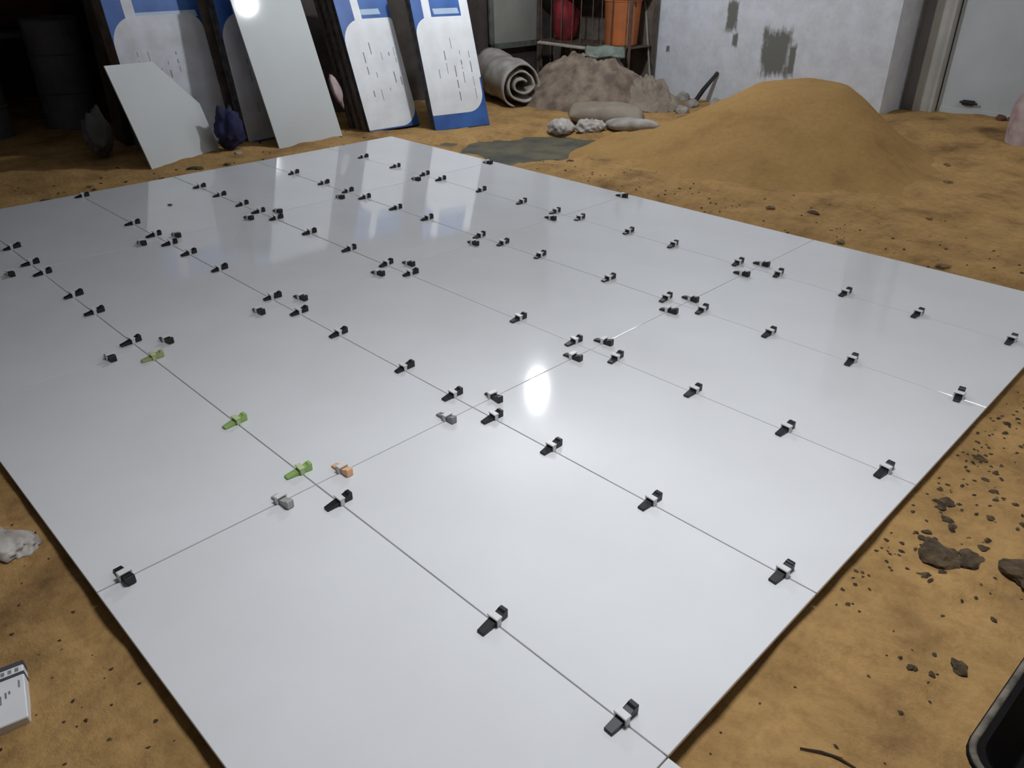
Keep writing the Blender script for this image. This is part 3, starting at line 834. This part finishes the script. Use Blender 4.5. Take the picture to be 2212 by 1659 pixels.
# ------------------------------------------------------------------ foreground sand: box, scrap, twig, basin, clods
bx_ = thing('small_carton', 'small white printed carton with a black band lying at lower left', 'carton', (0.145, -0.845, gz(0.145, -0.845) - 0.002), (R(2), R(6), R(-14)))
bxobj('body', M['card_white'], (-0.075, 0.075, -0.045, 0.045, 0, 0.032), bx_, bev=0.002)
bd_ = bmesh.new()
box(bd_, -0.0756, -0.064, -0.0456, 0.0456, 0.0, 0.0326)
bd2_ = bmesh.new()
box(bd2_, -0.046, -0.038, -0.0456, 0.0456, 0.0, 0.0326)
obj('black_band', bd_, M['ink_dark'], bx_)
obj('black_band', bd2_, M['ink_dark'], bx_)
ik = bmesh.new()
for k in range(9):
    x = random.uniform(-0.03, 0.045); y = random.uniform(-0.036, 0.034)
    box(ik, x, x + random.uniform(0.008, 0.022), y, y + 0.0035, 0.0318, 0.0325)
for k in range(6):
    y = -0.036 + k * 0.013
    box(ik, -0.060, -0.050, y, y + 0.007, 0.0318, 0.0325)
o = obj('print_marks', ik, M['ink'], bx_); o['label'] = 'small grey print'; o['kind'] = 'stuff'

sb = bmesh.new(); crumpled(sb, (0.075, 0.05, 0.026), 33)
tag(obj('plastic_scrap', sb, M['bag_white'], smooth=True, loc=(-0.385, -0.695, -0.03), rot=(0, 0, R(30))), 'whitish scrap of plastic by the left tile edge', 'scrap')

tw = [(1.358, 0.222), (1.39, 0.242), (1.42, 0.256), (1.45, 0.264), (1.48, 0.262)]
tag(obj('twig', tube(bmesh.new(), [(x, y, gz(x, y) + 0.004) for x, y in tw], [0.002, 0.003, 0.003, 0.0025, 0.0015], 6), M['twig']), 'thin dark twig on the sand near the bottom edge', 'twig')

# black rubber mortar basin, only its near rim in view
def tub_ring(bm, x0, x1, y0, y1, r, z, n=6):
    return [bm.verts.new((x, y, z)) for x, y in rounded(x0, x1, y0, y1, r, r, r, r, n)]
bs = bmesh.new()
TX, TY = 0.42, 0.66
rings = []
for off, z, r in ((0.05, 0.0, 0.04), (0.045, 0.01, 0.045), (0.0, 0.118, 0.06), (-0.014, 0.122, 0.07), (-0.014, 0.130, 0.07), (0.012, 0.130, 0.055), (0.056, 0.018, 0.04), (0.06, 0.014, 0.03)):
    rings.append(tub_ring(bs, off, TX - off, off, TY - off, r, z))
for r0, r1 in zip(rings, rings[1:]):
    for k in range(len(r0)):
        bs.faces.new((r0[k], r0[(k + 1) % len(r0)], r1[(k + 1) % len(r0)], r1[k]))
bs.faces.new(rings[0]); bs.faces.new(rings[-1])
bsn = obj('mortar_tub', bs, M['black_rubber'], loc=(1.600, 0.315, -0.055), rot=(0, 0, R(-3)))
tag(bsn, 'black rubber mortar tub with a grey crusted rim at lower right', 'tub')
rm = bmesh.new()
pts = [(x, y, 0.128) for x, y in rounded(-0.006, TX + 0.006, -0.006, TY + 0.006, 0.066, 0.066, 0.066, 0.066, 6)]
tube(rm, pts + [pts[0]], 0.007, 8, cap=False)
o = obj('rim', rm, M['rim_grey'], bsn, smooth=True); o['label'] = 'grey mortar-crusted rim'

CLODS = [  # x, y, size, colour
    (1.505, 0.665, 0.020, 'clod', 'black rounded clod on the sand just left of the tub'),
    (1.434, 0.58, 0.011, 'clod', 'small dark clod left of the black rounded clod'),
    (1.470, 0.60, 0.009, 'clod', 'tiny dark clod between the two clods left of the tub'),
    (1.335, 1.00, 0.060, 'clod', 'wide dark dirt patch clod by the right tile edge'),
    (1.405, 1.03, 0.038, 'clod', 'purplish dark dirt clod right of the wide dark clod'),
    (1.53, 1.05, 0.055, 'clod', 'dark dirt clod at the right edge of the frame'),
    (1.31, 1.16, 0.014, 'clod', 'dark crumb cluster beside the right tile edge'),
    (1.28, 1.24, 0.022, 'clod', 'dark clod tucked against the right tile edge'),
    (1.27, 1.55, 0.024, 'clod', 'far dark clod tucked against the right tile edge'),
    (-3.80, 1.45, 0.05, 'clod_green', 'mossy green clod at the foot of the broken slab'),
    (-3.76, 1.66, 0.035, 'clod_green', 'smaller mossy clod right of the larger mossy clod'),
    (-4.06, 1.90, 0.032, 'pebble', 'pale pebble between the two leaning slabs'),
    (-2.05, 3.42, 0.030, 'clod', 'dark clod on the sand in front of the damp concrete patch'),
    (-2.12, 3.36, 0.020, 'clod', 'small dark clod left of the clod near the damp patch'),
    (-0.42, 3.30, 0.028, 'clod_sand', 'brown sand clod close to the far tile edge, left one'),
    (-0.22, 3.42, 0.035, 'clod', 'dark flat clod on the sand below the pile'),
    (0.30, 3.75, 0.022, 'clod_sand', 'brown sand clod right of the dark flat clod'),
    (0.10, 3.10, 0.030, 'clod_sand', 'brown sand clod touching the far tile edge'),
    (0.62, 3.08, 0.030, 'clod_sand', 'brown sand clod touching the far tile edge near its right end'),
    (-0.05, 5.00, 0.030, 'clod_sand', 'brown clod on the sand right of the pile'),
    (0.12, 4.55, 0.030, 'clod_sand', 'brown clod on the sand at the right below the sack'),
    (-3.75, 0.45, 0.035, 'clod', 'dark clod on the sand beyond the far tile edge at left'),
    (-3.85, 0.75, 0.03, 'clod_sand', 'brown clod on the shaded sand at left'),
    (-2.97, 0.90, 0.012, 'clod', 'lone dark crumb lying on a far left tile'),
]
for i, (x, y, s, m, lb) in enumerate(CLODS):
    z = (0.0,) if lb.endswith('tile') else ()
    chunk('dirt_clod' if m != 'pebble' else 'pebble', lb, 'clod' if m != 'pebble' else 'pebble', m, (x, y) + z, (s * 1.05, s * 0.8, s * 0.32), i + 50, sub=3, amp=0.38, dz=0.05 if not z else 0.9)

# uncountable crumbs strewn over the sand
cr = bmesh.new(); rr = random.Random(4)
def crumb(x, y, s):
    z = gz(x, y) + s * 0.12
    th = rr.uniform(0, 6.28); ca, sa = math.cos(th), math.sin(th); el = rr.uniform(0.55, 1.0)
    ring = []
    for k in range(6):
        a = k * math.pi / 3 + rr.uniform(-0.3, 0.3); r = s * rr.uniform(0.65, 1.25)
        u, v = r * math.cos(a), r * math.sin(a) * el
        ring.append(cr.verts.new((x + u * ca - v * sa, y + u * sa + v * ca, z + rr.uniform(-0.15, 0.15) * s)))
    t = cr.verts.new((x, y, z + s * rr.uniform(0.35, 0.6))); d = cr.verts.new((x, y, z - s * 0.5))
    for k in range(6):
        cr.faces.new((ring[k], ring[(k + 1) % 6], t)); cr.faces.new((ring[(k + 1) % 6], ring[k], d))
for k in range(170):
    x = rr.uniform(1.22, 2.0); y = rr.uniform(0.05, 2.3)
    crumb(x, y, rr.choice((0.003, 0.004, 0.005, 0.007)))
for k in range(60):
    x = 1.215 + abs(rr.gauss(0, 0.05)); crumb(x, rr.uniform(0.7, 2.3), rr.choice((0.005, 0.006, 0.008)))
for k in range(150):
    crumb(1.24 + abs(rr.gauss(0, 0.16)), rr.uniform(0.85, 2.2), rr.choice((0.005, 0.007, 0.010, 0.014)))
for k in range(130):
    x = rr.uniform(-2.2, 1.2); y = 3.04 + abs(rr.gauss(0, 0.35)); crumb(x, y, rr.choice((0.005, 0.007, 0.010)))
for k in range(70):
    x = rr.uniform(-0.6, 0.6); y = rr.uniform(-0.95, -0.62); crumb(x, y, rr.choice((0.003, 0.004, 0.006)))
for k in range(60):
    x = rr.uniform(-4.3, -3.65); y = rr.uniform(-0.2, 3.0); crumb(x, y, rr.choice((0.008, 0.012, 0.016)))
tag(obj('sand_crumbs', cr, M['clod']), 'dark crumbs of dirt strewn over the sand', 'crumbs', kind='stuff')

# ------------------------------------------------------------------ the lamps
for _i, (_p, _e, _s) in enumerate(PANELS):
    lp = thing('main_and_fill_panel', ('square white LED ceiling panel above the near tiles', 'unseen fill light panel added above the sand to brighten the door recess')[_i], 'lamp', _p)  # the second is an unseen fill lamp, added to lift door and jamb
    h_ = PANEL_SIZE / 2
    bxobj('housing', M['white_metal'], (-h_ - 0.02, h_ + 0.02, -h_ - 0.02, h_ + 0.02, 0.0, 0.03), lp, bev=0.004)
    for sx in (-1, 1): obj('hanger', tube(bmesh.new(), [(sx * 0.2, 0, 0.03), (sx * 0.2, 0, ZC - _p[2])], 0.004, 6), M['white_metal'], lp)
bl = thing('hanging_bulb', 'bare lamp bulb hanging over the far corner', 'lamp', BULB_POS)
bb = bmesh.new(); lathe(bb, [(0, -0.055), (0.03, -0.047), (0.048, -0.027), (0.055, 0.0), (0.050, 0.03), (0.036, 0.07), (0.028, 0.10), (0, 0.10)], 24)
obj('bulb', bb, M['bulb'], bl, smooth=True)
obj('socket', lathe(bmesh.new(), [(0, 0.10), (0.028, 0.10), (0.030, 0.16), (0.012, 0.18), (0, 0.18)], 16), M['white_metal'], bl)
obj('cord', tube(bmesh.new(), [(0, 0, 0.18), (0, 0, ZC - BULB_POS[2])], 0.004, 6), M['black_metal'], bl)
